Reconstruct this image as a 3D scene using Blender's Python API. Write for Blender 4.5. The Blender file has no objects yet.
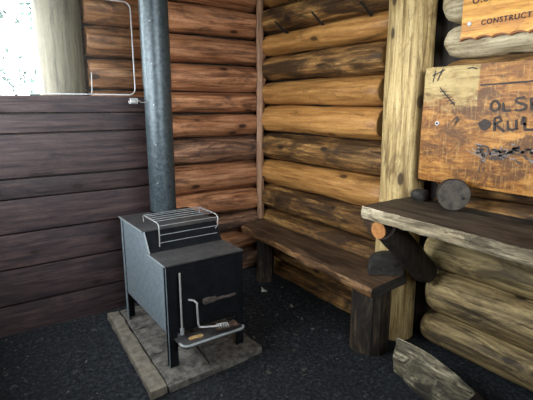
import bpy, bmesh, math, random
from mathutils import Vector, noise
R = math.radians
PI = math.pi
S = bpy.context.scene
COL = S.collection

# ------------------------------------------------------------------ materials
def new_mat(name):
    m = bpy.data.materials.new(name); m.use_nodes = True
    nt = m.node_tree; nt.nodes.clear()
    out = nt.nodes.new('ShaderNodeOutputMaterial')
    b = nt.nodes.new('ShaderNodeBsdfPrincipled')
    nt.links.new(b.outputs[0], out.inputs[0])
    return m, nt, b

def node(nt, typ, **kw):
    n = nt.nodes.new(typ)
    for k, v in kw.items(): setattr(n, k, v)
    return n

def ramp(nt, src, stops):
    r = nt.nodes.new('ShaderNodeValToRGB')
    e = r.color_ramp.elements
    while len(e) < len(stops): e.new(0.5)
    for el, (p, c) in zip(e, stops):
        el.position = p
        el.color = (c, c, c, 1) if isinstance(c, (int, float)) else (*c, 1)
    nt.links.new(src, r.inputs[0])
    return r.outputs[0]

def mix(nt, fac, a, b, mode='MIX'):
    n = nt.nodes.new('ShaderNodeMix'); n.data_type = 'RGBA'; n.blend_type = mode
    for sock, v in ((n.inputs[0], fac), (n.inputs[6], a), (n.inputs[7], b)):
        if hasattr(v, 'links'): nt.links.new(v, sock)
        elif isinstance(v, (int, float)): sock.default_value = v
        else: sock.default_value = (*v, 1)
    return n.outputs[2]

def coords(nt, axis, along, across, rnd=True):
    tc = nt.nodes.new('ShaderNodeTexCoord')
    src = tc.outputs['Object']
    if rnd:
        oi = nt.nodes.new('ShaderNodeObjectInfo')
        mu = node(nt, 'ShaderNodeMath', operation='MULTIPLY'); mu.inputs[1].default_value = 37.0
        nt.links.new(oi.outputs['Random'], mu.inputs[0])
        ad = node(nt, 'ShaderNodeVectorMath', operation='ADD')
        nt.links.new(src, ad.inputs[0]); nt.links.new(mu.outputs[0], ad.inputs[1]); src = ad.outputs[0]
    mp = nt.nodes.new('ShaderNodeMapping')
    sc = [across]*3; sc['XYZ'.index(axis)] = along
    mp.inputs['Scale'].default_value = sc
    nt.links.new(src, mp.inputs[0])
    return mp.outputs[0]

def noise_tex(nt, vec, scale, detail=4, rough=.55, dist=0):
    n = nt.nodes.new('ShaderNodeTexNoise')
    n.inputs['Scale'].default_value = scale; n.inputs['Detail'].default_value = detail
    n.inputs['Roughness'].default_value = rough; n.inputs['Distortion'].default_value = dist
    nt.links.new(vec, n.inputs['Vector'])
    return n.outputs['Fac']

def wood(name, dark, mid, light, axis='X', blot=(.05, .035, .025), amt=.5, rough=.62, knots=True, bump=.35, var=.25, spec=.3, fine=1.0):
    m, nt, b = new_mat(name)
    g = noise_tex(nt, coords(nt, axis, 1.6, 22*fine), 1.6, 6, .62, .6)
    base = ramp(nt, g, [(.34, dark), (.5, mid), (.66, light)])
    sp = noise_tex(nt, coords(nt, axis, 26, 60), 1.6, 4, .7)
    base = mix(nt, ramp(nt, sp, [(.30, .55), (.46, 0.0)]), base, tuple(c*.6 for c in dark))
    # long weather stains
    bl = noise_tex(nt, coords(nt, axis, 1.5, 5), 1.7, 6, .68, .8)
    lo = .62 - amt*.3
    bf = ramp(nt, bl, [(lo, 0.0), (lo+.16, .9)])
    base = mix(nt, bf, base, blot)
    # fine drying cracks
    cr = noise_tex(nt, coords(nt, axis, 1.1, 34*fine), 2.0, 3, .6, .3)
    cf = ramp(nt, cr, [(.62, 0.0), (.70, .75)])
    base = mix(nt, cf, base, tuple(c*.55 for c in dark))
    if knots:
        v = nt.nodes.new('ShaderNodeTexVoronoi'); v.inputs['Scale'].default_value = 1.0
        nt.links.new(coords(nt, axis, 3.2, 6.5), v.inputs['Vector'])
        kf = ramp(nt, v.outputs['Distance'], [(.10, 1.0), (.15, 0.0)])
        base = mix(nt, kf, base, (.022, .012, .008))
        kr = ramp(nt, v.outputs['Distance'], [(.12, .4), (.30, 0.0)])
        base = mix(nt, kr, base, tuple(c*.7 for c in dark))
    oi = nt.nodes.new('ShaderNodeObjectInfo')
    mr = nt.nodes.new('ShaderNodeMapRange')
    mr.inputs[3].default_value = 1-var; mr.inputs[4].default_value = 1+var
    nt.links.new(oi.outputs['Random'], mr.inputs[0])
    hs = nt.nodes.new('ShaderNodeHueSaturation')
    nt.links.new(mr.outputs[0], hs.inputs['Value']); nt.links.new(base, hs.inputs['Color'])
    nt.links.new(hs.outputs[0], b.inputs['Base Color'])
    b.inputs['Roughness'].default_value = rough
    b.inputs['Specular IOR Level'].default_value = spec
    bp = nt.nodes.new('ShaderNodeBump'); bp.inputs['Strength'].default_value = bump; bp.inputs['Distance'].default_value = .014
    hh = node(nt, 'ShaderNodeMath', operation='SUBTRACT'); nt.links.new(g, hh.inputs[0]); nt.links.new(cf, hh.inputs[1])
    nt.links.new(hh.outputs[0], bp.inputs['Height']); nt.links.new(bp.outputs[0], b.inputs['Normal'])
    return m

def plain(name, c1, c2, scale=12, rough=.6, metal=0, bump=.2, spec=.4, det=5):
    m, nt, b = new_mat(name)
    n = noise_tex(nt, coords(nt, 'X', 1, 1), scale, det, .65)
    nt.links.new(ramp(nt, n, [(.35, c1), (.65, c2)]), b.inputs['Base Color'])
    b.inputs['Roughness'].default_value = rough; b.inputs['Metallic'].default_value = metal
    b.inputs['Specular IOR Level'].default_value = spec
    if bump:
        bp = nt.nodes.new('ShaderNodeBump'); bp.inputs['Strength'].default_value = bump; bp.inputs['Distance'].default_value = .006
        nt.links.new(n, bp.inputs['Height']); nt.links.new(bp.outputs[0], b.inputs['Normal'])
    return m

M = {}
M['log_tan'] = wood('log_tan', (.24,.105,.028), (.40,.19,.055), (.52,.27,.085), 'Y', blot=(.11,.05,.016), amt=.25, rough=.48, var=.14)
M['log_weather'] = wood('log_weather', (.07,.034,.010), (.26,.125,.038), (.54,.31,.105), 'Y', blot=(.04,.021,.010), amt=.68, rough=.6, var=.14, bump=.8)
M['log_pale'] = wood('log_pale', (.13,.09,.036), (.35,.255,.11), (.54,.41,.19), 'Y', blot=(.08,.055,.028), amt=.5, rough=.6, var=.1, bump=.7)
M['log_sooty'] = wood('log_sooty', (.09,.058,.024), (.28,.195,.085), (.50,.37,.17), 'Y', blot=(.045,.03,.016), amt=.62, rough=.6, var=.06, bump=.8)
M['log_grey'] = wood('log_grey', (.26,.19,.10), (.55,.45,.29), (.70,.60,.42), 'Y', blot=(.2,.14,.08), amt=.35, rough=.65, var=.06)
M['log_red'] = wood('log_red', (.12,.044,.018), (.33,.145,.068), (.48,.24,.125), 'X', blot=(.05,.024,.015), amt=.38, rough=.48, var=.16)
M['log_red_weather'] = wood('log_red_weather', (.06,.03,.018), (.20,.10,.058), (.38,.21,.125), 'X', blot=(.028,.018,.015), amt=.65, rough=.5, var=.15, bump=.7)
M['post'] = wood('post', (.22,.135,.048), (.52,.365,.155), (.66,.50,.245), 'Z', blot=(.14,.08,.028), amt=.35, rough=.6, var=.05, fine=1.3, bump=.7)
M['post_out'] = wood('post_out', (.075,.052,.028), (.145,.108,.066), (.19,.147,.095), 'Z', blot=(.075,.055,.034), amt=.2, rough=.7, knots=False, var=.05, bump=.5)
M['pole']      = wood('pole', (.16,.085,.05), (.30,.17,.10), (.36,.22,.14), 'Z', blot=(.12,.07,.05), amt=.2, knots=False, var=.05)
M['plank'] = wood('plank', (.020,.013,.015), (.046,.029,.029), (.074,.047,.042), 'X', blot=(.018,.013,.016), amt=.45, rough=.5, var=.2, bump=.15)
M['bench'] = wood('bench', (.04,.023,.013), (.095,.055,.032), (.16,.097,.058), 'Y', blot=(.02,.013,.009), amt=.5, rough=.5, var=.05, knots=False)
M['bench_edge'] = wood('bench_edge', (.10,.045,.016), (.23,.115,.045), (.38,.22,.10), 'Y', blot=(.05,.025,.013), amt=.6, rough=.6, var=.05, knots=False, bump=.8)
M['table'] = wood('table', (.022,.016,.011), (.055,.039,.027), (.10,.075,.052), 'Y', blot=(.018,.013,.010), amt=.45, rough=.6, var=.04, knots=False)
M['table_edge'] = wood('table_edge', (.13,.10,.055), (.38,.30,.185), (.58,.49,.33), 'Y', blot=(.06,.045,.027), amt=.6, rough=.7, var=.04, knots=False, bump=1.0)
M['dark_wood'] = wood('dark_wood', (.01,.008,.006), (.026,.019,.015), (.05,.036,.027), 'Z', blot=(.008,.006,.005), amt=.4, rough=.6, var=.1, knots=False)
M['stump'] = wood('stump', (.02,.013,.008), (.075,.05,.03), (.16,.115,.07), 'Z', blot=(.008,.006,.005), amt=.8, rough=.7, var=.05, knots=False, bump=.9)
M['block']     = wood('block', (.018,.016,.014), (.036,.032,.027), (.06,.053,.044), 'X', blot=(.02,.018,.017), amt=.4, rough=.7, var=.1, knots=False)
M['cut_orange'] = plain('cut_orange', (.30,.11,.028), (.50,.22,.065), 30, .7)
M['cut_tan']   = plain('cut_tan', (.30,.18,.07), (.46,.30,.13), 25, .7)
M['cut_grey'] = plain('cut_grey', (.035,.028,.023), (.10,.08,.062), 22, .75, 0, .4)
M['bark'] = wood('bark', (.05,.042,.027), (.20,.165,.105), (.58,.50,.34), 'Y', blot=(.02,.017,.012), amt=.7, rough=.8, var=.05, knots=False, bump=1.2, fine=.8)
M['black_steel'] = plain('black_steel', (.003,.004,.005), (.007,.008,.010), 20, .75, .0, .1, .12)
M['top_steel'] = plain('top_steel', (.028,.027,.028), (.06,.055,.053), 16, .55, 0, .1, .4)
M['grey_steel'] = plain('grey_steel', (.10,.125,.142), (.175,.205,.225), 34, .5, .0, .1, .5, 8)
M['edge_steel'] = plain('edge_steel', (.24,.26,.27), (.36,.38,.38), 30, .45, .2, .05)
M['pipe'] = plain('pipe', (.018,.026,.031), (.062,.082,.092), 50, .4, .3, .1, .5, 9)
M['chrome'] = plain('chrome', (.34,.34,.33), (.48,.47,.45), 30, .4, .4, 0)
M['nail']      = plain('nail', (.008,.007,.007), (.02,.016,.014), 40, .5, .3, 0)
M['rust'] = plain('rust', (.03,.018,.012), (.13,.08,.052), 34, .85, 0, .8, .3, 8)
M['marker'] = plain('marker', (.012,.006,.004), (.045,.022,.012), 90, .6, 0, 0)
M['scratch'] = plain('scratch', (.13,.12,.115), (.26,.25,.24), 60, .6, 0, 0)
M['char']      = plain('char', (.045,.035,.03), (.09,.07,.06), 60, .8, 0, .2)
M['carve'] = plain('carve', (.035,.008,.003), (.07,.018,.006), 50, .6, 0, 0)
M['sign_edge'] = plain('sign_edge', (.22,.075,.02), (.32,.11,.03), 30, .6, 0, .2)
M['sign'] = wood('sign', (.42,.15,.014), (.66,.29,.035), (.80,.43,.08), 'Y', blot=(.40,.14,.014), amt=.15, rough=.35, var=.0, bump=.15, knots=False)
M['slab'] = plain('slab', (.045,.042,.038), (.20,.18,.155), 22, .85, 0, .8, .3, 9)
M['slab_lip'] = plain('slab_lip', (.10,.085,.065), (.24,.205,.16), 20, .85, 0, .7, .3, 9)
M['tin']       = plain('tin', (.5,.5,.5), (.7,.7,.7), 20, .5, .2, 0)
M['paper']     = plain('paper', (.55,.52,.45), (.7,.66,.58), 20, .8, 0, .2)
M['roof_wood'] = wood('roof_wood', (.02,.013,.009), (.045,.028,.018), (.08,.05,.033), 'X', amt=.4, var=.1)
M['leaf'] = plain('leaf', (.006,.026,.019), (.016,.05,.036), 3, .7, 0, 0, .1)
M['bark_tree'] = plain('bark_tree', (.12,.09,.06), (.2,.16,.11), 12, .9)
M['grass'] = plain('grass', (.10,.10,.075), (.17,.165,.125), 1.5, .95)

def board_mat():
    m, nt, b = new_mat('ply_board')
    g = noise_tex(nt, coords(nt, 'Y', 3, 14, False), 1.8, 7, .72, 1.2)
    base = ramp(nt, g, [(.32, (.07,.020,.003)), (.47, (.27,.10,.014)), (.64, (.52,.24,.05))])
    n2 = noise_tex(nt, coords(nt, 'Y', 2.2, 4.0, False), 2.2, 7, .75, .7)
    base = mix(nt, ramp(nt, n2, [(.47, 0.0), (.57, .92)]), base, (.10,.036,.007))
    # the paler worn area in the upper near-post corner
    tc = nt.nodes.new('ShaderNodeTexCoord'); sx = nt.nodes.new('ShaderNodeSeparateXYZ'); nt.links.new(tc.outputs['Object'], sx.inputs[0])
    nz = noise_tex(nt, coords(nt, 'Y', 5, 9, False), 1.6, 5, .7)
    ad = node(nt, 'ShaderNodeMath', operation='MULTIPLY_ADD'); ad.inputs[1].default_value = .42; ad.inputs[2].default_value = -.21
    nt.links.new(nz, ad.inputs[0])
    zz = node(nt, 'ShaderNodeMath', operation='ADD'); nt.links.new(sx.outputs[2], zz.inputs[0]); nt.links.new(ad.outputs[0], zz.inputs[1])
    fz = ramp(nt, zz.outputs[0], [(.10, 0.0), (.17, 1.0)])
    fy = ramp(nt, sx.outputs[1], [(.300, 0.0), (.306, 1.0)])
    mu = node(nt, 'ShaderNodeMath', operation='MULTIPLY'); nt.links.new(fz, mu.inputs[0]); nt.links.new(fy, mu.inputs[1])
    pale = ramp(nt, g, [(.35, (.24,.145,.042)), (.5, (.42,.29,.105)), (.66, (.54,.40,.17))])
    base = mix(nt, mu.outputs[0], base, pale)
    n3 = noise_tex(nt, coords(nt, 'Z', 5, 34, False), 2.4, 5, .75, .4)
    base = mix(nt, ramp(nt, n3, [(.54, 0.0), (.64, .4)]), base, (.55,.33,.11))
    n4 = noise_tex(nt, coords(nt, 'Y', 9, 9, False), 6, 7, .78, .3)
    base = mix(nt, ramp(nt, n4, [(.57, 0.0), (.66, .7)]), base, (.10,.038,.010))
    nt.links.new(base, b.inputs['Base Color']); b.inputs['Roughness'].default_value = .5
    b.inputs['Specular IOR Level'].default_value = .3
    return m
M['board'] = board_mat()

def dirt_mat():
    m, nt, b = new_mat('dirt')
    tc = coords(nt, 'X', 1, 1, False)
    a = noise_tex(nt, tc, 1.6, 5, .6); f = noise_tex(nt, tc, 42, 8, .75)
    c = ramp(nt, f, [(.40, (.005,.006,.007)), (.53, (.020,.024,.029)), (.68, (.085,.095,.105))])
    c = mix(nt, ramp(nt, a, [(.4, 0.0), (.7, .5)]), c, (.018,.018,.02))
    nt.links.new(c, b.inputs['Base Color']); b.inputs['Roughness'].default_value = .9
    b.inputs['Specular IOR Level'].default_value = .25
    bp = nt.nodes.new('ShaderNodeBump'); bp.inputs['Strength'].default_value = .8; bp.inputs['Distance'].default_value = .02
    nt.links.new(f, bp.inputs['Height']); nt.links.new(bp.outputs[0], b.inputs['Normal'])
    return m
M['dirt'] = dirt_mat()

def chip_mat():
    m, nt, b = new_mat('chips')
    g = nt.nodes.new('ShaderNodeNewGeometry')
    c = ramp(nt, g.outputs['Random Per Island'], [(0, (.006,.006,.006)), (.7, (.03,.029,.028)), (.96, (.075,.07,.064)), (1, (.22,.20,.17))])
    nt.links.new(c, b.inputs['Base Color']); b.inputs['Roughness'].default_value = .8
    return m
M['chips'] = chip_mat()

def pane_mat():
    m = bpy.data.materials.new('clear_sheet'); m.use_nodes = True
    nt = m.node_tree; nt.nodes.clear()
    out = nt.nodes.new('ShaderNodeOutputMaterial')
    t = nt.nodes.new('ShaderNodeBsdfTransparent'); g = nt.nodes.new('ShaderNodeBsdfGlossy'); d = nt.nodes.new('ShaderNodeBsdfTranslucent')
    g.inputs['Roughness'].default_value = .5
    t.inputs[0].default_value = (.96,.99,.99,1)
    m1 = nt.nodes.new('ShaderNodeMixShader'); m2 = nt.nodes.new('ShaderNodeMixShader')
    fr = nt.nodes.new('ShaderNodeFresnel'); fr.inputs[0].default_value = 1.12
    m1.inputs[0].default_value = .03
    nt.links.new(t.outputs[0], m1.inputs[1]); nt.links.new(d.outputs[0], m1.inputs[2])
    nt.links.new(fr.outputs[0], m2.inputs[0]); nt.links.new(m1.outputs[0], m2.inputs[1]); nt.links.new(g.outputs[0], m2.inputs[2])
    nt.links.new(m2.outputs[0], out.inputs[0])
    return m
M['pane'] = pane_mat()

# ------------------------------------------------------------------ mesh helpers
def wloc(o):
    v = Vector(o.location); p = o.parent
    while p: v += Vector(p.location); p = p.parent
    return v

def obj(name, bm, mat, parent=None, smooth=True, origin=None, kind=None):
    """bm holds world coordinates; the object gets its origin at its own centre"""
    bmesh.ops.remove_doubles(bm, verts=bm.verts[:], dist=1e-5)
    bmesh.ops.recalc_face_normals(bm, faces=bm.faces[:])
    if origin is None:
        lo = Vector([min(v.co[i] for v in bm.verts) for i in range(3)])
        hi = Vector([max(v.co[i] for v in bm.verts) for i in range(3)])
        origin = (lo+hi)/2
    origin = Vector(origin)
    for v in bm.verts: v.co -= origin
    me = bpy.data.meshes.new(name)
    if smooth:
        for f in bm.faces: f.smooth = True
        for e in bm.edges:
            if len(e.link_faces) == 2 and e.calc_face_angle(0) > R(38): e.smooth = False
    bm.to_mesh(me); bm.free()
    for m in (mat if isinstance(mat, (list, tuple)) else [mat]): me.materials.append(M[m])
    o = bpy.data.objects.new(name, me); COL.objects.link(o)
    o.location = origin
    if parent:
        o.location = origin - wloc(parent); o.parent = parent
    if kind: o['kind'] = kind
    return o

def tag(o, label, cat, group=None):
    o['label'] = label; o['category'] = cat
    if group: o['group'] = group
    return o

def thing(name, loc, label, cat, group=None):
    o = bpy.data.objects.new(name, None); COL.objects.link(o); o.location = loc; o.empty_display_size = .1
    return tag(o, label, cat, group)

def N(p, f, s=0): return noise.noise(Vector((p[0]*f+s*7.3, p[1]*f-s*3.1, p[2]*f+s*1.7)))

def add_tube(bm, pts, rad, n=12, cap=True, flat=None):
    pts = [Vector(p) for p in pts]
    if isinstance(rad, (int, float)): rad = [rad]*len(pts)
    t0 = (pts[1]-pts[0]).normalized()
    up = Vector((0,0,1)) if abs(t0.z) < .9 else Vector((1,0,0))
    u = t0.cross(up).normalized()
    rings = []
    for i, p in enumerate(pts):
        t = (pts[min(i+1, len(pts)-1)]-pts[max(i-1, 0)]).normalized()
        u = (u - t*u.dot(t)).normalized(); w = t.cross(u)
        r = rad[i]
        rings.append([bm.verts.new(p + u*r*math.cos(2*PI*k/n) + w*r*math.sin(2*PI*k/n)) for k in range(n)])
    for a, b in zip(rings, rings[1:]):
        for k in range(n): bm.faces.new((a[k], a[(k+1) % n], b[(k+1) % n], b[k]))
    if cap: bm.faces.new(rings[0][::-1]); bm.faces.new(rings[-1])
    return rings

def tube(pts, rad, n=10):
    bm = bmesh.new(); add_tube(bm, pts, rad, n); return bm

def add_box(bm, lo, hi, bev=0):
    vs = [bm.verts.new((x, y, z)) for x in (lo[0], hi[0]) for y in (lo[1], hi[1]) for z in (lo[2], hi[2])]
    fs = [bm.faces.new([vs[i] for i in q]) for q in ((0,1,3,2),(4,6,7,5),(0,4,5,1),(2,3,7,6),(0,2,6,4),(1,5,7,3))]
    if bev:
        es = {e for f in fs for e in f.edges}
        bmesh.ops.bevel(bm, geom=list(es), offset=bev, segments=2, affect='EDGES')

def box(lo, hi, bev=.003):
    bm = bmesh.new(); add_box(bm, lo, hi, bev); return bm

def rough_box(lo, hi, seg, amp=.006, f=6, seed=0, rnd=.008):
    """a sawn slab: gridded box with worn corners and an uneven skin"""
    bm = bmesh.new()
    d = [hi[i]-lo[i] for i in range(3)]
    n = [max(1, int(math.ceil(d[i]/seg))) for i in range(3)]
    V = {}
    def vert(i, j, k):
        key = (i, j, k)
        if key not in V:
            V[key] = bm.verts.new((lo[0]+d[0]*i/n[0], lo[1]+d[1]*j/n[1], lo[2]+d[2]*k/n[2]))
        return V[key]
    for a in range(3):
        b, c = (a+1) % 3, (a+2) % 3
        for side in (0, n[a]):
            for p in range(n[b]):
                for q in range(n[c]):
                    def ix(pp, qq):
                        t = [0, 0, 0]; t[a] = side; t[b] = pp; t[c] = qq; return vert(*t)
                    bm.faces.new((ix(p, q), ix(p+1, q), ix(p+1, q+1), ix(p, q+1)))
    for v in bm.verts:
        co = v.co.copy()
        ext = sum(1 for i in range(3) if abs(co[i]-lo[i]) < 1e-6 or abs(co[i]-hi[i]) < 1e-6)
        if ext >= 2:
            for i in range(3):
                if abs(co[i]-lo[i]) < 1e-6: v.co[i] += rnd*(ext-1)*.6
                elif abs(co[i]-hi[i]) < 1e-6: v.co[i] -= rnd*(ext-1)*.6
        for i in range(3): v.co[i] += amp*N(co, f, seed+i*5)
    return bm

def prism(poly, axis, a, b):
    """poly in the two other axes (in order), extruded from a to b along axis"""
    bm = bmesh.new(); o = [i for i in range(3) if i != axis]
    def mk(p, t):
        c = [0, 0, 0]; c[o[0]], c[o[1]], c[axis] = p[0], p[1], t; return bm.verts.new(c)
    A = [mk(p, a) for p in poly]; B = [mk(p, b) for p in poly]
    bm.faces.new(A[::-1]); bm.faces.new(B)
    for i in range(len(poly)): bm.faces.new((A[i], A[(i+1) % len(poly)], B[(i+1) % len(poly)], B[i]))
    return bm

def log_bm(axis, a, b, c1, cz, rh, rv, seed, ends=('flat', 'flat'), taper=0, step=.05, amp=.009, flat=None):
    """a horizontal peeled log along axis from a to b; c1 = centre on the other horizontal axis"""
    bm = bmesh.new(); n = 28; L = abs(b-a); m = max(4, int(L/step)); s = 1 if b > a else -1
    tv = [i/m for i in range(m+1)]
    pre = []
    for e, base in ((ends[0], 0), (ends[1], 1)):
        pre.append([(.0, .40), (.012, .66), (.03, .84), (.06, .95)] if e == 'round' else [(0, .90), (.012, .97)])
    st = [(d, k) for d, k in pre[0]] + [(L*t, 1) for t in tv if .08 < L*t < L-.08] + [(L-d, k) for d, k in reversed(pre[1])]
    rings = []
    for d, k in st:
        t = d/L; pos = a+s*d; ring = []
        tp = 1 + taper*(t-.5)
        wob_h = .012*noise.noise(Vector((pos*1.3, seed*3.7, 0))); wob_v = .007*noise.noise(Vector((pos*1.1, seed*2.9, 5)))
        for q in range(n):
            an = 2*PI*q/n; ca, sa = math.cos(an), math.sin(an)
            ch = math.copysign(abs(ca)**1.0, ca); sh = math.copysign(abs(sa)**.95, sa)
            dis = 1 + amp/rv*(noise.noise(Vector((pos*2.2, ca*1.6+seed, sa*1.6)))*1.3 + .5*noise.noise(Vector((pos*7, ca*5+seed, sa*5))))
            h = c1+wob_h+rh*k*tp*dis*ch; z = cz+wob_v+rv*k*tp*dis*sh
            if flat is not None: h = max(h, flat) if c1 > flat else min(h, flat)
            ring.append(bm.verts.new((pos, h, z) if axis == 'X' else (h, pos, z)))
        rings.append(ring)
    for p, q in zip(rings, rings[1:]):
        for i in range(n): bm.faces.new((p[i], p[(i+1) % n], q[(i+1) % n], q[i]))
    bm.faces.new(rings[0]); f = bm.faces.new(rings[-1][::-1]); f.material_index = 1
    return bm

def upright(cx, cy, z0, z1, r, seed, n=32, amp=.006, step=.06, lean=0, flute=0):
    bm = bmesh.new(); m = int((z1-z0)/step); rings = []
    for i in range(m+1):
        z = z0+(z1-z0)*i/m; ring = []
        ox = .008*noise.noise(Vector((z*1.2, seed, 0))); oy = .008*noise.noise(Vector((z*1.2, seed, 9)))
        for q in range(n):
            a = 2*PI*q/n
            rr = r + amp*(noise.noise(Vector((math.cos(a)*1.5+seed, math.sin(a)*1.5, z*1.5)))+.5*noise.noise(Vector((math.cos(a)*5+seed, math.sin(a)*5, z*3))))
            if flute: rr += flute*noise.noise(Vector((math.cos(a)*6+seed, math.sin(a)*6, z*.7)))
            ring.append(bm.verts.new((cx+ox+rr*math.cos(a), cy+oy+rr*math.sin(a), z)))
        rings.append(ring)
    for p, q in zip(rings, rings[1:]):
        for i in range(n): bm.faces.new((p[i], p[(i+1) % n], q[(i+1) % n], q[i]))
    bm.faces.new(rings[0][::-1]); bm.faces.new(rings[-1])
    return bm

# ------------------------------------------------------------------ the setting
OY0, OY1, OZ0, OZ, EX = -1.9, -.40, 1.35, 2.25, -2.75
FX0, FX1, FZ0, FZ1, FY = -2.55, -.75, 1.5, 2.58, -4.0
# earth floor
bm = bmesh.new(); nx, ny = 150, 190
x0, x1, y0, y1 = -2.95, .12, -4.8, .12
G = [[None]*(ny+1) for _ in range(nx+1)]
def floor_z(x, y): return -.006 + .011*N((x, y, 0), 3.1, 1) + .008*N((x, y, 0), 12, 2) + .005*N((x, y, 0), 30, 3)
for i in range(nx+1):
    for j in range(ny+1):
        x = x0+(x1-x0)*i/nx; y = y0+(y1-y0)*j/ny
        G[i][j] = bm.verts.new((x, y, floor_z(x, y)))
for i in range(nx):
    for j in range(ny): bm.faces.new((G[i][j], G[i+1][j], G[i+1][j+1], G[i][j+1]))
obj('floor', bm, 'dirt', kind='structure')

# right log wall (runs along y, faces -x): two runs of logs either side of the post
wr = obj('wall_right', box((.075, FY, -.05), (.2, .2, 2.62), 0), 'dark_wood', kind='structure')
seams = [-.06, .10, .33, .56, .795, 1.027, 1.262, 1.495, 1.70, 1.91, 2.09, 2.31, 2.56]
kinds = ['log_weather', 'log_weather', 'log_weather', 'log_weather', 'log_tan', 'log_weather', 'log_tan', 'log_tan', 'log_weather', 'log_tan', 'log_weather', 'log_tan']
for i, (a, b) in enumerate(zip(seams, seams[1:])):
    obj('log', log_bm('Y', -.02, {6: -1.425, 7: -1.435, 8: -1.44}.get(i, -1.50), .03, (a+b)/2, .128, (b-a)/2-.004, i+1, taper=.04), [kinds[i], 'cut_tan'], wr)
seams2 = [.03, .24, .515, .755, 1.0, 1.25, 1.5, 1.75, 1.93, 2.16, 2.38, 2.6]
k2 = ['log_sooty', 'log_sooty', 'log_pale', 'log_weather', 'log_weather', 'log_weather', 'log_weather', 'log_grey', 'log_grey', 'log_pale', 'log_pale']
for i, (a, b) in enumerate(zip(seams2, seams2[1:])):
    fl = -.095 if i == 7 else None
    obj('log', log_bm('Y', -1.825-.02*math.sin(i*2.1), FY+.01, .03, (a+b)/2, .13 if i == 7 else .115, (b-a)/2-.002, i+31, ends=('round', 'flat'), flat=fl), k2[i], wr)

# back wall (runs along x, faces -y)
wb = obj('wall_back', box((-1.50, .075, -.05), (.2, .2, 2.62), 0), 'dark_wood', kind='structure')
sb = [-.04, .19, .36, .545, .755, 1.01, 1.235, 1.43, 1.61, 1.83, 2.05, 2.28, 2.55]
kb = ['log_red_weather', 'log_red', 'log_red_weather', 'log_red', 'log_red', 'log_red_weather', 'log_red', 'log_red', 'log_red', 'log_red', 'log_red', 'log_red']
for i, (a, b) in enumerate(zip(sb, sb[1:])):
    obj('log', log_bm('X', -1.505, -.02, .03, (a+b)/2, .130, (b-a)/2-.004, i+61, taper=.03), kb[i], wb)

# plank lining left of the stove with its ledge, below the open window
wp = obj('wall_left', box((EX-.15, -.155, -.05), (-1.12, -.125, 1.545), .002), 'dark_wood', kind='structure')
ps = [-.02, .20, .447, .683, .91, 1.04, 1.323, 1.448, 1.566]
for i, (a, b) in enumerate(zip(ps, ps[1:])):
    obj('plank', rough_box((EX-.15, -.2+.004*(i % 2), a+.004), (-1.12, -.15, b-.003), .06, .0025, 3, i, .005), 'plank', wp)
# wall above the window and beyond its far side (out of the frame)
obj('trim_1', box((EX-.15, -.02, 2.42), (-1.82, .16, 2.62), .004), 'roof_wood', kind='structure')
# unseen camera-side and left walls, their openings shaped for the light, and roof
wf = obj('wall_front', box((EX-.15, FY-.15, -.05), (.2, FY, FZ0), .004), 'roof_wood', kind='structure')
obj('lintel', box((EX-.15, FY-.15, FZ1), (.2, FY, 2.62), .004), 'roof_wood', wf)
obj('jamb_wall', box((EX-.15, FY-.15, FZ0), (FX0, FY, FZ1), .004), 'roof_wood', wf)
obj('jamb_wall', box((FX1, FY-.15, FZ0), (.2, FY, FZ1), .004), 'roof_wood', wf)
we = obj('wall_left_opening', box((EX-.15, OY1, -.05), (EX, -.2, 2.62), .004), 'roof_wood', kind='structure')
obj('lintel', box((EX-.15, OY0, OZ), (EX, OY1, 2.62), .004), 'roof_wood', we)
obj('half_wall', box((EX-.15, OY0, -.05), (EX, OY1, OZ0), .004), 'roof_wood', we)
obj('jamb_wall', box((EX-.15, FY, -.05), (EX, OY0, 2.62), .004), 'roof_wood', we)
obj('ceiling', box((EX-.35, -5.0, 2.62), (.45, .45, 2.74), .0), 'roof_wood', kind='structure')

obj('leak_strip', box((-1.72, .185, 1.4), (-1.49, .21, 2.42), .002), 'dark_wood', kind='structure')  # dark strip added behind the post to stop light leaking past it
# ------------------------------------------------------------------ posts
tag(obj('log_post', upright(-.043, -1.62, -.01, 2.615, .135, 3), 'post'),
    'thick pale peeled log post on the right wall between the bench end and the table', 'post')
tag(obj('log_post', upright(-1.665, .03, -.01, 2.415, .150, 8), 'post_out'),
    'sunlit pale log post at the left, beside the bright window opening', 'post')
bmp = upright(-.098, -.112, .478, 2.61, .030, 5, n=16, amp=.006)
tag(obj('corner_pole', bmp, 'pole'), 'slim brown pole standing in the corner where the two log walls meet', 'pole')

# clear sheet standing on the plank ledge, in front of the opening
w1 = bpy.data.objects.new('window_1', None); COL.objects.link(w1); w1.location = (-1.9, -.18, 1.567); w1['kind'] = 'structure'
def rr_path(xa, xb, za, zb, r, y):
    pts = []
    for cx, cz, a0 in ((xb-r, za+r, -90), (xb-r, zb-r, 0), (xa+r, zb-r, 90), (xa+r, za+r, 180)):
        for k in range(7):
            a = R(a0+k*15); pts.append((cx+r*math.cos(a), y, cz+r*math.sin(a)))
    return pts
P = rr_path(-2.7, -1.226, 1.571, 2.19, .045, -.178)
obj('frame', tube(P+P[:1], .0045, 8), 'tin', w1)
bm = bmesh.new()
A = [bm.verts.new((p[0], -.1795, p[2])) for p in P]; B = [bm.verts.new((p[0], -.1765, p[2])) for p in P]
bm.faces.new(A); bm.faces.new(B[::-1])
for i in range(len(P)): bm.faces.new((A[i], A[(i+1) % len(P)], B[(i+1) % len(P)], B[i]))
obj('pane', bm, 'pane', w1, smooth=False)
tag(obj('bent_wire', tube([(-1.56, -.19, 1.571), (-1.54, -.19, 1.571), (-1.530, -.19, 1.578), (-1.526, -.19, 1.60), (-1.524, -.19, 1.66), (-1.521, -.19, 1.715)], .0035, 8), 'chrome'),
    'short bent pale wire standing on the plank ledge before the bright post', 'wire')

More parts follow.
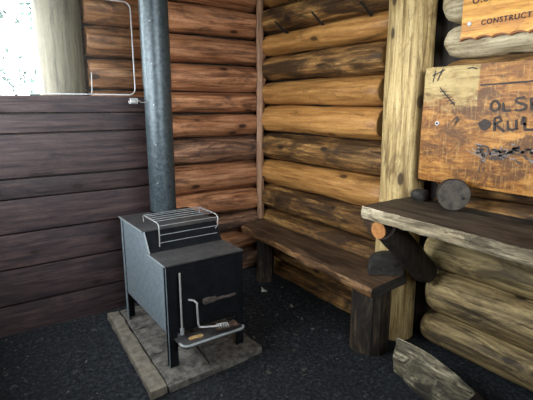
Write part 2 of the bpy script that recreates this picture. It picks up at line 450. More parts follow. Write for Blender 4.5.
# ------------------------------------------------------------------ hearth slab
hs = thing('hearth_slab', (-1.28, -.86, 0), 'low pale stone slab on the floor carrying the iron stove', 'hearth slab')
def quad_slab(c, z0, z1, seg, amp, seed):
    bm = rough_box((0, 0, 0), (1, 1, 1), seg, 0, 1, seed, 0)
    for v in bm.verts:
        u, w, t = v.co
        p = [(c[0][i]*(1-u)+c[1][i]*u)*(1-w)+(c[3][i]*(1-u)+c[2][i]*u)*w for i in range(2)]
        z = z0+(z1-z0)*t
        edge = min(u, 1-u, w, 1-w)
        q = (p[0], p[1], z)
        v.co = (p[0]+amp*N(q, 14, seed)*1.5, p[1]+amp*N(q, 14, seed+4)*1.5, z+(amp*N(q, 9, seed+8) if t > .5 else 0) - (.006 if edge < .001 and t > .5 else 0))
    return bm
obj('rim_stone', quad_slab([(-1.655,-1.385), (-1.565,-1.38), (-1.505,-.35), (-1.585,-.345)], .0, .05, .05, .006, 1), 'slab_lip', hs)
st = [[(-1.555,-1.385), (-1.29,-1.375), (-1.25,-1.03), (-1.535,-1.05)], [(-1.28,-1.375), (-.93,-1.345), (-.93,-.99), (-1.24,-1.03)],
      [(-1.532,-1.04), (-1.20,-1.02), (-1.22,-.66), (-1.515,-.70)], [(-1.19,-1.02), (-.93,-.98), (-.94,-.63), (-1.21,-.66)],
      [(-1.512,-.69), (-1.24,-.65), (-1.24,-.34), (-1.495,-.35)], [(-1.23,-.65), (-.94,-.62), (-.95,-.34), (-1.23,-.34)]]
for i, c in enumerate(st): obj('paving_stone', quad_slab(c, .0, .046, .09, .005, i+3), 'slab', hs)

# ------------------------------------------------------------------ wood stove
XL, XR, YF, YB = -1.482, -1.005, -1.245, -.50
sv = thing('wood_stove', (-1.24, -.87, .05), 'black step-top iron wood stove with grey side plate on the stone slab', 'stove')
body = [(YB, .25), (YF, .25), (YF, .648), (-1.0, .648), (-.92, .768), (YB, .768)]
obj('body', prism(body, 0, XL+.025, XR-.004), 'black_steel', sv, smooth=False)
side = [(-.545, .25), (-1.222, .25), (-1.222, .648), (-1.003, .650), (-.922, .767), (-.545, .767)]
obj('side_plate', prism(side, 0, XL-.004, XL+.004), 'grey_steel', sv, smooth=False)['label'] = 'light grey side plate'
ef = bmesh.new()
for a, b in (((-.93, .770), (-1.006, .655)),): add_tube(ef, [(XL-.002, *a), (XL-.002, *b)], .004, 6)
obj('step_trim', ef, 'edge_steel', sv)
obj('upper_top', box((XL-.012, -.93, .768), (XR+.008, YB+.01, .777), .002), 'top_steel', sv)
obj('upper_top_edge', box((XL-.017, -.93, .769), (XL-.0125, YB+.01, .777), .001), 'edge_steel', sv)
obj('lower_top', box((XL-.010, YF-.006, .648), (XR+.008, -1.0, .657), .002), 'top_steel', sv)
obj('lower_top_edge', box((XL-.0145, YF-.006, .649), (XL-.0105, -1.0, .657), .001), 'edge_steel', sv)
obj('riser_plate', prism([(-1.004, .656), (-.998, .650), (-.914, .766), (-.924, .772)], 0, XL+.006, XR), 'black_steel', sv, smooth=False)
def angle_iron(x, sx, y, sy, z1, mat='black_steel'):
    bm = bmesh.new(); w = .05
    prof = [(x, y), (x+sx*w, y), (x+sx*w, y+sy*.006), (x+sx*.006, y+sy*.006), (x+sx*.006, y+sy*w*.8), (x, y+sy*w*.8)]
    return prism(prof, 2, .05, z1)
for x, sx, y, sy, z1 in ((XL-.004, 1, YF-.004, 1, .647), (XR+.002, -1, YF-.004, 1, .647), (XL-.004, 1, YB, -1, .767), (XR+.002, -1, YB, -1, .767)):
    lg = obj('leg', angle_iron(x, sx, y, sy, z1), 'black_steel', sv, smooth=False)
    if sx > 0:
        ya, yb = (y+.001, y+.035) if sy > 0 else (y-.035, y-.001)
        obj('leg_flange', box((x-.004, min(ya, yb) if sy < 0 else y-.001, .05), (x-.0005, max(ya, yb) if sy < 0 else y+.006, z1-.004), .0008), 'grey_steel', lg)
door = obj('door', box((-1.408, YF-.022, .275), (-1.04, YF-.004, .612), .006), 'black_steel', sv)
obj('hinge_rod', tube([(-1.42, YF-.03, .255), (-1.42, YF-.03, .612)], .0055, 10), 'chrome', door)['label'] = 'pale hinge rod'
obj('hinge_foot', tube([(-1.42, YF-.03, .25), (-1.42, YF-.03, .285)], .011, 12), 'edge_steel', door)
hp = [(-1.375, YF-.03, .445), (-1.35, YF-.045, .44), (-1.338, YF-.06, .425), (-1.337, YF-.06, .37), (-1.335, YF-.062, .30), (-1.33, YF-.068, .283), (-1.31, YF-.085, .284), (-1.23, YF-.125, .286)]
hd = obj('handle', tube(hp, .006, 10), 'chrome', door); hd['label'] = 'bright bent rod handle'
coil = [(-1.245+.06*t/40*1.0, YF-.118-.02*t/40+.012*math.cos(t*PI/4), .286+.012*math.sin(t*PI/4)) for t in range(41)]
obj('coil_grip', tube(coil, .0035, 6), 'chrome', hd)
obj('latch_plate', rough_box((-1.29, YF-.045, .392), (-1.20, YF-.02, .428), .012, .006, 30, 4, .004), 'char', door)
obj('latch_bar', rough_box((-1.205, YF-.042, .396), (-1.07, YF-.022, .412), .012, .004, 30, 6, .004), 'char', door)
# ash shelf: a tray with a raised rounded rim
tray = [(-1.46, YF-.005), (-1.46, -1.33)] + [(-1.43+.03*math.cos(R(180+a)), -1.35+.03*math.sin(R(180+a))) for a in (0, 30, 60, 90)] + \
       [(-1.10+.03*math.cos(R(270+a)), -1.35+.03*math.sin(R(270+a))) for a in (0, 30, 60, 90)] + [(-1.07, YF-.005)]
sh = obj('ash_shelf', prism(tray, 2, .218, .226), 'top_steel', sv, smooth=False)
obj('shelf_rim', tube([(p[0], p[1], .231) for p in tray[1:-1]], .007, 8), 'edge_steel', sh)

bm = rough_box((-1.235, -1.358, .231), (-1.085, -1.285, .258), .014, .013, 17, 3, .012)
tag(obj('charred_wood_scrap', bm, 'rust'), 'lumpy rust-brown charred scrap lying on the right end of the stove shelf', 'wood scrap')
bm = rough_box((-1.40, -1.33, .2275), (-1.31, -1.298, .236), .012, .004, 20, 9, .003)
tag(obj('wood_splinter', bm, 'cut_tan'), 'small pale splinter lying on the left end of the stove shelf', 'wood scrap')

# stove pipe
pr = .0865; PX, PY = -1.215, -.575
sp = thing('stove_pipe', (PX, PY, .777), 'tall dark grey metal flue pipe rising from the stove to the roof', 'stove pipe')
obj('lower_section', tube([(PX, PY, .778), (PX, PY, 1.64)], pr, 48), 'pipe', sp)
obj('upper_section', tube([(PX, PY, 1.615), (PX, PY, 1.62), (PX, PY, 2.615)], [pr+.0035]*3, 48), 'pipe', sp)
obj('collar', tube([(PX, PY, .777), (PX, PY, .80), (PX, PY, .803)], [pr+.006, pr+.006, pr+.002], 48), 'black_steel', sp)
dh = obj('damper_handle', tube([(PX-pr+.004, PY-.03, 1.518), (PX-.125, PY-.034, 1.515), (PX-.135, PY-.036, 1.525), (PX-.15, PY-.038, 1.526)], .0035, 8), 'chrome', sp)
dh['label'] = 'bright wire damper handle'
cl = [(PX-.15-.05*t/48, PY-.04+.014*math.cos(t*PI/4), 1.524+.016*math.sin(t*PI/4)) for t in range(49)]
obj('wire_coil', tube(cl, .003, 6), 'chrome', dh)
for z in (1.0, 1.25, 1.5, 1.75, 2.0): obj('rivet', tube([(PX-.055, PY-.068, z), (PX-.060, PY-.0745, z)], .004, 8), 'edge_steel', sp)

# wire rack on the step of the stove
rk = thing('wire_rack', (-1.22, -.86, .66), 'bent silver wire rack straddling the step of the stove top', 'rack')
def side_wire(x, rt=False):
    f = -.945 if rt else -.982
    return [(x+.002, -.725, .7785), (x, -.725, .808), (x, -.733, .819), (x, -.745, .821), (x, -.95, .822), (x, -.975, .817), (x, -.985, .803), (x, -.986, .76), (x, f-.004, .72), (x, f, .6605)]
obj('end_wire', tube(side_wire(-1.412), .0036, 8), 'chrome', rk)
obj('end_wire', tube(side_wire(-1.022, True), .0034, 8), 'chrome', rk)
for y, z in ((-.735, .822), (-.785, .825), (-.835, .825), (-.885, .825), (-.935, .825), (-.982, .806), (-.988, .752), (-.975, .70)):
    obj('cross_wire', tube([(-1.412, y, z), (-1.22, y, z+.001), (-1.022, y, z)], .0022, 6), 'edge_steel', rk)
obj('wire_foot', tube([(-1.425, -.99, .661), (-1.40, -.985, .661)], .005, 6), 'chrome', rk)

# ------------------------------------------------------------------ bench
bn = thing('bench', (-.28, -1.0, 0), 'long dark plank bench along the right log wall on log legs', 'bench')
def live_bench():
    bm = rough_box((0, 0, 0), (1, 1, 1), .5, 0, 1, 0, 0); bm.free()
    bm = bmesh.new(); ny_, nxx, nz = 44, 10, 3
    L = {}
    def V(i, j, k):
        if (i, j, k) in L: return L[i, j, k]
        u, w, t = i/nxx, j/ny_, k/nz
        yb = -.115; yf = -.175
        x_front = -.362-.118*w + .010*noise.noise(Vector((w*9, 1, 0))) + (.012*noise.noise(Vector((w*25, 3, t*3))))
        x_front += .022*(1-t)*noise.noise(Vector((w*6, 8, 0)))
        yq = -.14*(1-w)-1.78*w
        xb = -.10-.095*max(0, min(1, (abs(yq+.06)-1.40)/.05)) + (.075 if j == ny_ else 0)
        x = x_front*(1-u)+xb*u
        ye = -1.800*(1-u)+-1.768*u
        y = (-.14-.06*(1-u))*(1-w)+ye*w
        z = .405+.065*t
        if t == 1: z += .004*noise.noise(Vector((x*8, y*5, 0)))
        if i == 0 and t in (0, 1): x += .008; z += (.006 if t == 0 else -.006)
        if j == ny_ and t in (0, 1): y += .004
        L[i, j, k] = bm.verts.new((x, y, z)); return L[i, j, k]
    for i in range(nxx):
        for j in range(ny_):
            bm.faces.new((V(i,j,nz), V(i+1,j,nz), V(i+1,j+1,nz), V(i,j+1,nz))); bm.faces.new((V(i,j,0), V(i,j+1,0), V(i+1,j+1,0), V(i+1,j,0)))
    for j in range(ny_):
        for k in range(nz):
            f = bm.faces.new((V(0,j,k), V(0,j,k+1), V(0,j+1,k+1), V(0,j+1,k))); f.material_index = 1
            bm.faces.new((V(nxx,j,k), V(nxx,j+1,k), V(nxx,j+1,k+1), V(nxx,j,k+1)))
    for i in range(nxx):
        for k in range(nz):
            bm.faces.new((V(i,0,k), V(i+1,0,k), V(i+1,0,k+1), V(i,0,k+1)))
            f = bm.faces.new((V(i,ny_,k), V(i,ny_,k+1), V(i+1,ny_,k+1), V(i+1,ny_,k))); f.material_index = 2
    return bm
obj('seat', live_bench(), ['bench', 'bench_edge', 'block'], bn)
obj('leg', upright(-.325, -1.665, -.01, .404, .118, 12, amp=.006, flute=.012), 'stump', bn)['label'] = 'thick upright log leg'
obj('leg', upright(-.235, -.385, -.01, .404, .075, 14, amp=.006, flute=.008), 'stump', bn)['label'] = 'thinner upright log leg'

# half-round block standing on the bench end
bm = bmesh.new()
d = Vector((.19, -.15, 0)).normalized(); nrm = Vector((d.y, -d.x, 0))   # nrm points to the camera side
if nrm.dot(Vector((-1, -1, 0))) < 0: nrm = -nrm
c0 = Vector((-.232, -1.690, .474)); hw = .108
prof = [(-hw, 0), (-hw*.99, .045), (-hw*.92, .098), (-hw*.66, .128), (-hw*.2, .140), (hw*.3, .142), (hw*.7, .140), (hw*.97, .130), (hw, .08), (hw, 0)]
rings = []
for k, t in enumerate((-.030, -.026, 0, .026, .030)):
    s_ = .96 if k in (0, 4) else 1
    rings.append([bm.verts.new(c0 + d*(p[0]*s_) + nrm*(-t) + Vector((0, 0, p[1]*s_+(.002*N((p[0], t, p[1]), 40)))) ) for p in prof])
for a, b in zip(rings, rings[1:]):
    for i in range(len(prof)): bm.faces.new((a[i], a[(i+1) % len(prof)], b[(i+1) % len(prof)], b[i]))
bm.faces.new(rings[0]); bm.faces.new(rings[-1][::-1])
tag(obj('wood_block', bm, 'block'), 'dark half-round wood block standing on the near end of the bench', 'wood block')

# ------------------------------------------------------------------ wall table
tb = thing('wall_table', (-.35, -2.5, .5), 'thick plank table fixed to the right wall below the painted board', 'table')
def table_top():
    bm = bmesh.new(); nyy, nxx, nz = 44, 8, 3; L = {}
    def V(i, j, k):
        if (i, j, k) in L: return L[i, j, k]
        u, w, t = i/nxx, j/nyy, k/nz
        y = -1.745-1.55*w
        xf = -.535-.028*(y+1.745)/-.9 + .006*noise.noise(Vector((w*18, 4, 0))) + .010*noise.noise(Vector((w*30, 7, t*4)))
        x = xf*(1-u)+(-.100)*u
        z = .885+.073*t
        if t == 1: z += .003*noise.noise(Vector((x*9, y*6, 2)))
        if i == 0:
            if t == 0: x += .012
            if t == 1: x += .004; z -= .003
            x += .008*math.sin(t*PI)*noise.noise(Vector((w*50, 1, 2)))
        if j == 0: y += .006*noise.noise(Vector((u*9, t*3, 2)))
        L[i, j, k] = bm.verts.new((x, y, z)); return L[i, j, k]
    for i in range(nxx):
        for j in range(nyy):
            bm.faces.new((V(i,j,nz), V(i+1,j,nz), V(i+1,j+1,nz), V(i,j+1,nz))); bm.faces.new((V(i,j,0), V(i,j+1,0), V(i+1,j+1,0), V(i+1,j,0)))
    for j in range(nyy):
        for k in range(nz):
            f = bm.faces.new((V(0,j,k), V(0,j,k+1), V(0,j+1,k+1), V(0,j+1,k))); f.material_index = 1
            bm.faces.new((V(nxx,j,k), V(nxx,j+1,k), V(nxx,j+1,k+1), V(nxx,j,k+1)))
    for i in range(nxx):
        for k in range(nz):
            f = bm.faces.new((V(i,0,k), V(i+1,0,k), V(i+1,0,k+1), V(i,0,k+1))); f.material_index = 1
            bm.faces.new((V(i,nyy,k), V(i,nyy,k+1), V(i+1,nyy,k+1), V(i+1,nyy,k)))
    return bm
obj('tabletop', table_top(), ['table', 'table_edge'], tb)
# round bearer under the top, sawn end showing; half-log brace down to the wall
br = obj('bearer', tube([(-.50, -1.845, .835), (-.30, -1.85, .835), (-.09, -1.85, .835)], [.047, .047, .046], 24), 'dark_wood', tb)
bm = bmesh.new(); add_tube(bm, [(-.507, -1.845, .835), (-.5005, -1.845, .835)], .0475, 24)
obj('sawn_end', bm, 'cut_orange', br)['label'] = 'orange sawn end'
def brace():
    bm = bmesh.new(); a = Vector((-.455, -1.872, .845)); b = Vector((-.10, -1.905, .505)); ax = (b-a).normalized()
    up = Vector((0, 0, 1)); wdir = (up-ax*up.dot(ax)).normalized()           # in the wall-normal plane
    sd = ax.cross(wdir)
    if sd.y > 0: sd = -sd
    prof = [(-.074, -.03), (.074, -.03), (.078, .0), (.06, .03), (.025, .048), (-.025, .05), (-.06, .034), (-.078, 0)]
    rs = []
    for i in range(13):
        t = i/12; c = a.lerp(b, t)
        k = 1 if t < .9 else 1-(t-.9)*2.5
        rs.append([bm.verts.new(c + wdir*(p[0]*k+.004*N((p[0], t, i), 5)) + sd*(p[1]+.003*N((t, p[1], i), 6))) for p in prof])
    for p, q in zip(rs, rs[1:]):
        for i in range(len(prof)): bm.faces.new((p[i], p[(i+1) % len(prof)], q[(i+1) % len(prof)], q[i]))
    bm.faces.new(rs[0]); bm.faces.new(rs[-1][::-1])
    for v in bm.verts:
        if v.co.z > .884: v.co.z = .884
    return bm
obj('brace', brace(), 'dark_wood', tb)
obj('brace', box((-.45, -3.1, .5), (-.10, -3.0, .88), .01), 'dark_wood', tb)

# log round lying on the table, sawn face towards the room
fd = Vector((-.70, -.71, 0)).normalized(); c0 = Vector((-.250, -2.112, 1.0445)); r0 = .084
lr = obj('log_round', tube([c0-fd*.095-Vector((0,0,.028)), c0-fd*.09-Vector((0,0,.028)), c0-fd*.045, c0-fd*.004, c0], [r0*.5, r0*.62, r0*.95, r0, r0*.98], 32), 'dark_wood')
tag(lr, 'short dark log round lying on the table against the wall, sawn face out', 'log')
obj('sawn_face', tube([c0+fd*.0005, c0+fd*.004], [r0*.96, r0*.93], 32), 'cut_grey', lr)['label'] = 'grey sawn face'
ch = c0+fd*.0045+Vector((fd.y, -fd.x, 0))*(-.045)+Vector((0, 0, -.015))
obj('crack', tube([ch, ch+fd*.003], .009, 10), 'nail', lr)
bm = rough_box((-.20, -1.89, .9615), (-.125, -1.80, 1.02), .02, .010, 14, 8, .012)
tag(obj('bark_chunk', bm, 'block'), 'small dark chunk on the table between the post and the log round', 'wood scrap')

# ------------------------------------------------------------------ painted board
bd = thing('scribbled_board', (-.125, -2.4, 1.075), 'big orange-brown board with hand-painted OLSE and RUL over the table', 'board')
obj('panel', rough_box((-.142, -3.05, 1.076), (-.108, -1.805, 1.703), .05, .0015, 5, 2, .004), 'board', bd)
XB = -.1448
def strokes(name, lst, rad, mat, parent, label=None):
    bm = bmesh.new()
    for s in lst:
        # each stroke a flat ribbon of paint
        pts = [Vector((XB, p[0], p[1])) for p in s]
        dn = []
        for a, b in zip(pts, pts[1:]):
            m = max(1, int((b-a).length/.006))
            dn += [a.lerp(b, k/m) for k in range(m)]
        dn.append(pts[-1])
        prev = None
        for i, p in enumerate(dn):
            t = (dn[min(i+1, len(dn)-1)]-dn[max(0, i-1)]).normalized()
            w = Vector((0, -t.z, t.y))*rad*(1+.25*noise.noise(p*60))
            cur = [bm.verts.new(p+w+Vector((-.0008, 0, 0))), bm.verts.new(p-w+Vector((-.0008, 0, 0))), bm.verts.new(p-w), bm.verts.new(p+w)]
            if prev:
                for q in range(4): bm.faces.new((prev[q], prev[(q+1) % 4], cur[(q+1) % 4], cur[q]))
            else: bm.faces.new(cur)
            prev = cur
        bm.faces.new(prev[::-1])
    o = obj(name, bm, mat, parent, smooth=False)
    if label: o['label'] = label
    return o
let = [
 [(-2.213,1.522),(-2.2,1.502),(-2.2,1.481),(-2.219,1.471),(-2.239,1.48),(-2.242,1.5),(-2.229,1.517),(-2.213,1.522)],
 [(-2.258,1.512),(-2.264,1.472),(-2.300,1.475)],
 [(-2.356,1.535),(-2.323,1.531),(-2.317,1.516),(-2.34,1.507),(-2.365,1.5),(-2.365,1.483),(-2.339,1.475),(-2.318,1.477)],
 [(-2.42,1.533),(-2.384,1.528),(-2.391,1.481),(-2.427,1.483)], [(-2.389,1.504),(-2.42,1.506)],
 [(-2.225,1.436),(-2.23,1.374)], [(-2.225,1.436),(-2.248,1.443),(-2.26,1.426),(-2.231,1.408),(-2.28,1.373)],
 [(-2.288,1.427),(-2.296,1.387),(-2.319,1.384),(-2.333,1.393),(-2.329,1.433)], [(-2.333,1.393),(-2.340,1.386)],
 [(-2.359,1.449),(-2.356,1.414),(-2.375,1.412)], [(-2.366,1.446),(-2.372,1.387),(-2.41,1.389)]]
strokes('lettering', let, .0060, 'marker', bd, 'black hand-painted letters')
scr = [[(-1.875,1.682),(-1.863,1.622)],[(-1.919,1.691),(-1.889,1.626)],[(-1.858,1.656),(-1.932,1.684)],
 [(-1.909,1.592),(-2.006,1.497)],[(-1.911,1.57),(-1.95,1.569)],[(-1.926,1.553),(-1.97,1.552)],[(-1.94,1.536),(-1.983,1.541)],[(-1.954,1.519),(-1.997,1.529)],[(-1.975,1.504),(-2.008,1.513)],
 [(-1.996,1.413),(-2.024,1.442),(-2.038,1.42),(-2.015,1.403)],[(-2.011,1.389),(-2.028,1.436)],[(-2.172,1.19),(-2.174,1.166)],[(-2.196,1.192),(-2.196,1.171)],
 [(-2.059,1.682),(-2.087,1.685),(-2.11,1.677)]]
for a, b in ((0, 3), (3, 9), (9, 11), (11, 12), (12, 13), (13, 14)): strokes('scribble', scr[a:b], .0028, 'char', bd)
strokes('crack', [[(-2.135,1.597),(-2.256,1.601),(-2.381,1.607),(-2.6,1.606),(-3.0,1.61)]], .004, 'marker', bd)
grey = [[(-2.101,1.267),(-2.165,1.248),(-2.205,1.217)],[(-2.125,1.28),(-2.203,1.24)],[(-2.161,1.289),(-2.193,1.216)],[(-2.209,1.287),(-2.198,1.228)],[(-2.243,1.295),(-2.227,1.237)],
 [(-2.277,1.304),(-2.259,1.257)],[(-2.322,1.29),(-2.305,1.25)],[(-2.19,1.262),(-2.30,1.258)]]
rs = random.Random(11)
dk, pl = [], []
for k in range(70):
    y = rs.uniform(-2.47, -2.14); z = 1.272+.018*rs.gauss(0, 1)+(.012 if y < -2.3 else 0); a = rs.gauss(.25, .5); l = rs.uniform(.012, .05)
    (dk if k % 3 else pl).append([(y, z), (y-l*math.cos(a), z-l*math.sin(a)*.7)])
strokes('smudge', dk, .0045, 'char', bd, 'dark scraped smudge')
strokes('pale_scratches', grey+pl, .0022, 'scratch', bd, 'pale scratches')
for mk in (bd.children[-1], bd.children[-2]): mk['kind'] = 'stuff'
bm = bmesh.new()
ring = [bm.verts.new((XB-.0008, -2.178+.033*math.cos(a)*(1+.1*math.sin(3*a)), 1.403+.026*math.sin(a)*(1+.12*math.cos(4*a)))) for a in [2*PI*k/28 for k in range(28)]]
bm.faces.new(ring); ex = bmesh.ops.extrude_face_region(bm, geom=bm.faces[:])
for v in ex['geom']:
    if isinstance(v, bmesh.types.BMVert): v.co.x += .0008
obj('burn_mark', bm, 'marker', bd, smooth=False)
bm = bmesh.new()
add_tube(bm, [(-.143, -1.911, 1.402), (-.149, -1.911, 1.402)], .011, 14)
bo = obj('bolt', bm, 'tin', bd); obj('bolt_hole', tube([(-.1485, -1.911, 1.402), (-.1505, -1.911, 1.402)], .0065, 10), 'nail', bo)

# ------------------------------------------------------------------ carved sign
sg = thing('carved_sign', (-.12, -2.3, 1.82), 'glossy orange carved sign reading CONSTRUCT, scalloped edge, on the upper log', 'sign')
ZB, YL, YR, ZT = 1.822, -1.985, -3.0, 2.30
out = []
nS = 12; w_ = (YL-YR)/nS
for i in range(nS):
    for k in range(6):
        t = k/6; out.append((YL-w_*(i+t), ZB-.000+.010*abs(math.sin(PI*t))**.7))
out.append((YR, ZB)); out.append((YR, ZT))
nV = 5
out.append((YL, ZT))
for i in range(nV):
    for k in range(1, 6):
        t = k/6; out.append((YL-.007*abs(math.sin(PI*t)), ZT-(ZT-ZB)*(i+t)/nV))
bm = prism(out, 0, -.120, -.098)
obj('backing', bm, 'sign_edge', sg, smooth=False)
inn = [(max(YR+.0, min(YL-.006, y-.006 if y > YR+.1 else y)), max(ZB+.013, z+.008 if z < ZB+.02 else z)) for y, z in out]
obj('face', prism([(YL-.006, ZT), (YR, ZT)] + [(y, z+.007) for y, z in out[nS*6-1:0:-1]] + [(YL-.007, ZB+.010)], 0, -.126, -.1195), 'sign', sg, smooth=False)
def text(s, y, z, size, tilt=0, spacing=1.0):
    cu = bpy.data.curves.new('tmp', 'FONT'); cu.body = s; cu.size = size; cu.extrude = .0012; cu.space_character = spacing; cu.offset = .0005
    o = bpy.data.objects.new('tmp', cu); COL.objects.link(o)
    dg = bpy.context.evaluated_depsgraph_get()
    me = bpy.data.meshes.new_from_object(o.evaluated_get(dg))
    bm = bmesh.new(); bm.from_mesh(me)
    bpy.data.objects.remove(o); bpy.data.meshes.remove(me); bpy.data.curves.remove(cu)
    for v in bm.verts:
        a, b, c = v.co
        v.co = (-.1275-c, y-a, z+b+a*tilt)
    return bm
obj('lettering', text('CONSTRUCT', -2.097, 1.886, .0345, .018, 1.22), 'carve', sg, smooth=False)['label'] = 'dark red carved letters'
obj('lettering', text('U.S.', -2.04, 1.992, .056, .02, 1.12), 'carve', sg, smooth=False)['label'] = 'dark red carved letters'
bm = bmesh.new(); add_tube(bm, [(-.126, -2.037, 1.900), (-.133, -2.037, 1.900), (-.135, -2.037, 1.900)], [.010, .010, .006], 14)
obj('bolt', bm, 'tin', sg)

# ------------------------------------------------------------------ nails in the upper logs
for (y, z, L, lab) in ((-.44, 2.068, .10, 'black bent spike in the top of the right wall, nearest the corner'),
                       (-.885, 2.060, .11, 'black bent spike in the right wall, middle of the row of three'),
                       (-1.341, 2.050, .11, 'black bent spike in the right wall, nearest the pale post')):
    pts = [(-.03, y, z-.01), (-.082, y, z), (-.10, y, z+.008), (-.08-L*.6, y, z+L*.4), (-.08-L, y, z+L*.66)]
    o = obj('iron_spike', tube(pts, [.009, .009, .009, .008, .006], 8), 'nail')
    tag(o, lab, 'spike', 'iron spikes in the right wall')
    obj('barb', tube([(-.090, y, z+.004), (-.094, y-.014, z+.014), (-.095, y-.022, z+.022)], [.007, .006, .004], 8), 'nail', o)

# ------------------------------------------------------------------ firewood on the floor
def wedge():
    bm = bmesh.new(); n = 22; rs = []
    for i in range(n+1):
        t = i/n
        yr = -1.935-.475*t; xr = -.40+.01*t; zr = .205+.012*math.sin(t*PI*1.1)-.075*t**2
        fb = Vector((-.425-.12*t+.012*noise.noise(Vector((t*4, 1, 0))), -1.945-.44*t, 0.0))
        bb = Vector((-.315+.02*t, -1.93-.48*t, .0)); rd = Vector((xr, yr, zr))
        sec = []
        m = 9
        for k in range(m+1):                                  # bark face from the floor up to the ridge
            s = k/m; p = fb.lerp(rd, s)
            bul = .022*math.sin(PI*s)
            p += Vector((-bul*.8, 0, bul*.6))
            q = p*1
            p += Vector((-1, 0, .5))*(.012*N(q, 16, 3)+.008*N(q, 36, 4))
            sec.append(p)
        for k in range(1, 5):
            s = k/5; p = rd.lerp(bb, s); p += Vector((.015*math.sin(PI*s), 0, .01*math.sin(PI*s))); sec.append(p)
        sec.append(bb)
        rs.append([bm.verts.new(Vector((p.x, p.y, max(p.z, .002)))) for p in sec])
    k = len(rs[0])
    for a, b in zip(rs, rs[1:]):
        for i in range(k): bm.faces.new((a[i], a[(i+1) % k], b[(i+1) % k], b[i]))
    f = bm.faces.new(rs[0]); f.material_index = 1; f = bm.faces.new(rs[-1][::-1]); f.material_index = 1
    return bm
tag(obj('firewood_chunk', wedge(), ['bark', 'cut_grey']), 'split grey-barked firewood chunk lying on the floor by the lowest wall log', 'firewood')
bm = rough_box((-.115, -.555, .02), (-.075, -.505, .075), .015, .006, 20, 5, .01)
bm2 = bmesh.new()
pts = [(-.42, -.60, .004), (-.385, -.625, .004), (-.40, -.645, .02), (-.435, -.62, .045), (-.425, -.60, .05)]
bm.free()
a = [bm2.verts.new(p) for p in pts]; b = [bm2.verts.new((p[0]+.006, p[1]+.008, p[2])) for p in pts]
bm2.faces.new(a); bm2.faces.new(b[::-1])
for i in range(5): bm2.faces.new((a[i], a[(i+1) % 5], b[(i+1) % 5], b[i]))
tag(obj('pale_chip', bm2, 'paper', smooth=False), 'small white chip on the dark floor under the bench', 'wood scrap')

# wood crumbs trodden over the whole floor
random.seed(5); bm = bmesh.new()
def chip(x, y, l, w, h):
    a = random.uniform(0, PI); c, s = math.cos(a), math.sin(a); z = floor_z(x, y)+h*.3
    tl = random.uniform(-.25, .25)
    vs = []
    for dz in (0, h):
        for u, v in ((-l, -w*random.uniform(.3, 1)), (l, -w), (l*random.uniform(.6, 1), w), (-l, w*random.uniform(.4, 1))):
            vs.append(bm.verts.new((x+u*c-v*s, y+u*s+v*c, z+dz+u*tl)))
    for q in ((3,2,1,0), (4,5,6,7), (0,1,5,4), (1,2,6,5), (2,3,7,6), (3,0,4,7)): bm.faces.new([vs[i] for i in q])
n = 0
while n < 5200:
    x = random.uniform(-2.5, -.06); y = random.uniform(-2.6, -.22)
    if -1.68 < x < -.90 and -1.41 < y < -.31: continue
    if x > -.22 and y < -1.4 or math.hypot(x+.325, y+1.665) < .16 or math.hypot(x+.235, y+.385) < .11: continue
    if -.60 < x and -2.5 < y < -1.88: continue
    big = random.random() < .05
    l = random.uniform(.008, .02) if big else random.uniform(.002, .007)
    chip(x, y, l, l*random.uniform(.15, .7), random.uniform(.002, .006)); n += 1
o = obj('floor_litter', bm, 'chips', smooth=False); o['kind'] = 'stuff'; tag(o, 'fine wood crumbs and grit strewn over the dark earth floor', 'litter')

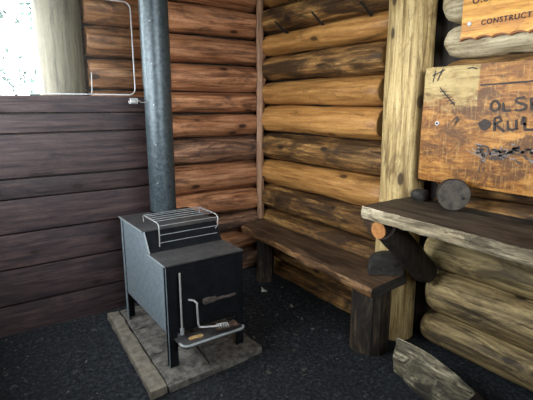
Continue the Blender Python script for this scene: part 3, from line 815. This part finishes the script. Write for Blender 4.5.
# ------------------------------------------------------------------ outdoors beyond the window
bm = bmesh.new(); bmesh.ops.create_grid(bm, x_segments=20, y_segments=20, size=30)
for v in bm.verts: v.co.z = -.14
obj('ground', bm, 'grass', kind='structure')
def tree(x, y, h, seed, label):
    t = thing('leafy_tree', (x, y, -.14), label, 'tree')
    rnd = random.Random(seed)
    obj('trunk', tube([(x, y, -.14), (x+.05, y, h*.4), (x-.05, y+.1, h*.8)], [.16, .12, .05], 12), 'bark_tree', t)
    bm = bmesh.new()
    for k in range(15):
        a = rnd.uniform(0, 2*PI); r = rnd.uniform(.3, 1.5); z = rnd.uniform(h*.35, h)
        c = Vector((x+r*math.cos(a), y+r*math.sin(a), z))
        for q in range(70):
            p = c+Vector((rnd.gauss(0, .2), rnd.gauss(0, .2), rnd.gauss(0, .15)))
            u = Vector((rnd.uniform(-1, 1), rnd.uniform(-1, 1), rnd.uniform(-1, 1))).normalized()*.07; w = u.cross(Vector((rnd.uniform(-1, 1), rnd.uniform(-1, 1), 1))).normalized()*.035
            bm.faces.new([bm.verts.new(p+u), bm.verts.new(p+w), bm.verts.new(p-u), bm.verts.new(p-w)])
    o = obj('foliage', bm, 'leaf', t, smooth=False); o['kind'] = 'stuff'
tree(-2.35, 5.4, 3.9, 4, 'pale green leafy tree outside, seen at the far left of the window opening')

# ------------------------------------------------------------------ light: open sky through the window and the shaped, unseen wall openings
w = bpy.data.worlds.new('sky'); S.world = w; w.use_nodes = True
bg = w.node_tree.nodes['Background']
bg.inputs[0].default_value = (.88, .95, 1.0, 1); bg.inputs[1].default_value = 23.0
def portal(name, loc, rot, sx, sy):
    l = bpy.data.lights.new(name, 'AREA'); l.shape = 'RECTANGLE'; l.size = sx; l.size_y = sy; l.cycles.is_portal = True
    o = bpy.data.objects.new(name, l); COL.objects.link(o); o.location = loc; o.rotation_euler = rot
portal('left_portal', (EX-.16, (OY0+OY1)/2, (OZ+OZ0)/2), (0, R(-90), 0), OZ-OZ0, OY1-OY0)
portal('front_portal', ((FX0+FX1)/2, FY-.16, (FZ0+FZ1)/2), (R(90), 0, 0), FX1-FX0, FZ1-FZ0)
portal('window_portal', (-2.33, .17, 1.99), (R(-90), 0, 0), 1.04, .86)

# ------------------------------------------------------------------ camera
cam = bpy.data.cameras.new('camera'); co = bpy.data.objects.new('camera', cam); COL.objects.link(co)
cam.sensor_fit = 'HORIZONTAL'; cam.sensor_width = 36; cam.lens = 36*440/533; cam.clip_start = .05
co.location = (-2.3239, -3.3778, 1.5)
co.rotation_euler = (R(90)-math.atan(95/440), 0, R(-35.1))
S.camera = co
S.view_settings.view_transform = 'Standard'; S.view_settings.look = 'None'
S.view_settings.gamma = 1; S.view_settings.use_curve_mapping = False
S.view_settings.exposure = 0.0
S.cycles.use_denoising = True
S.cycles.max_bounces = 10; S.cycles.diffuse_bounces = 6
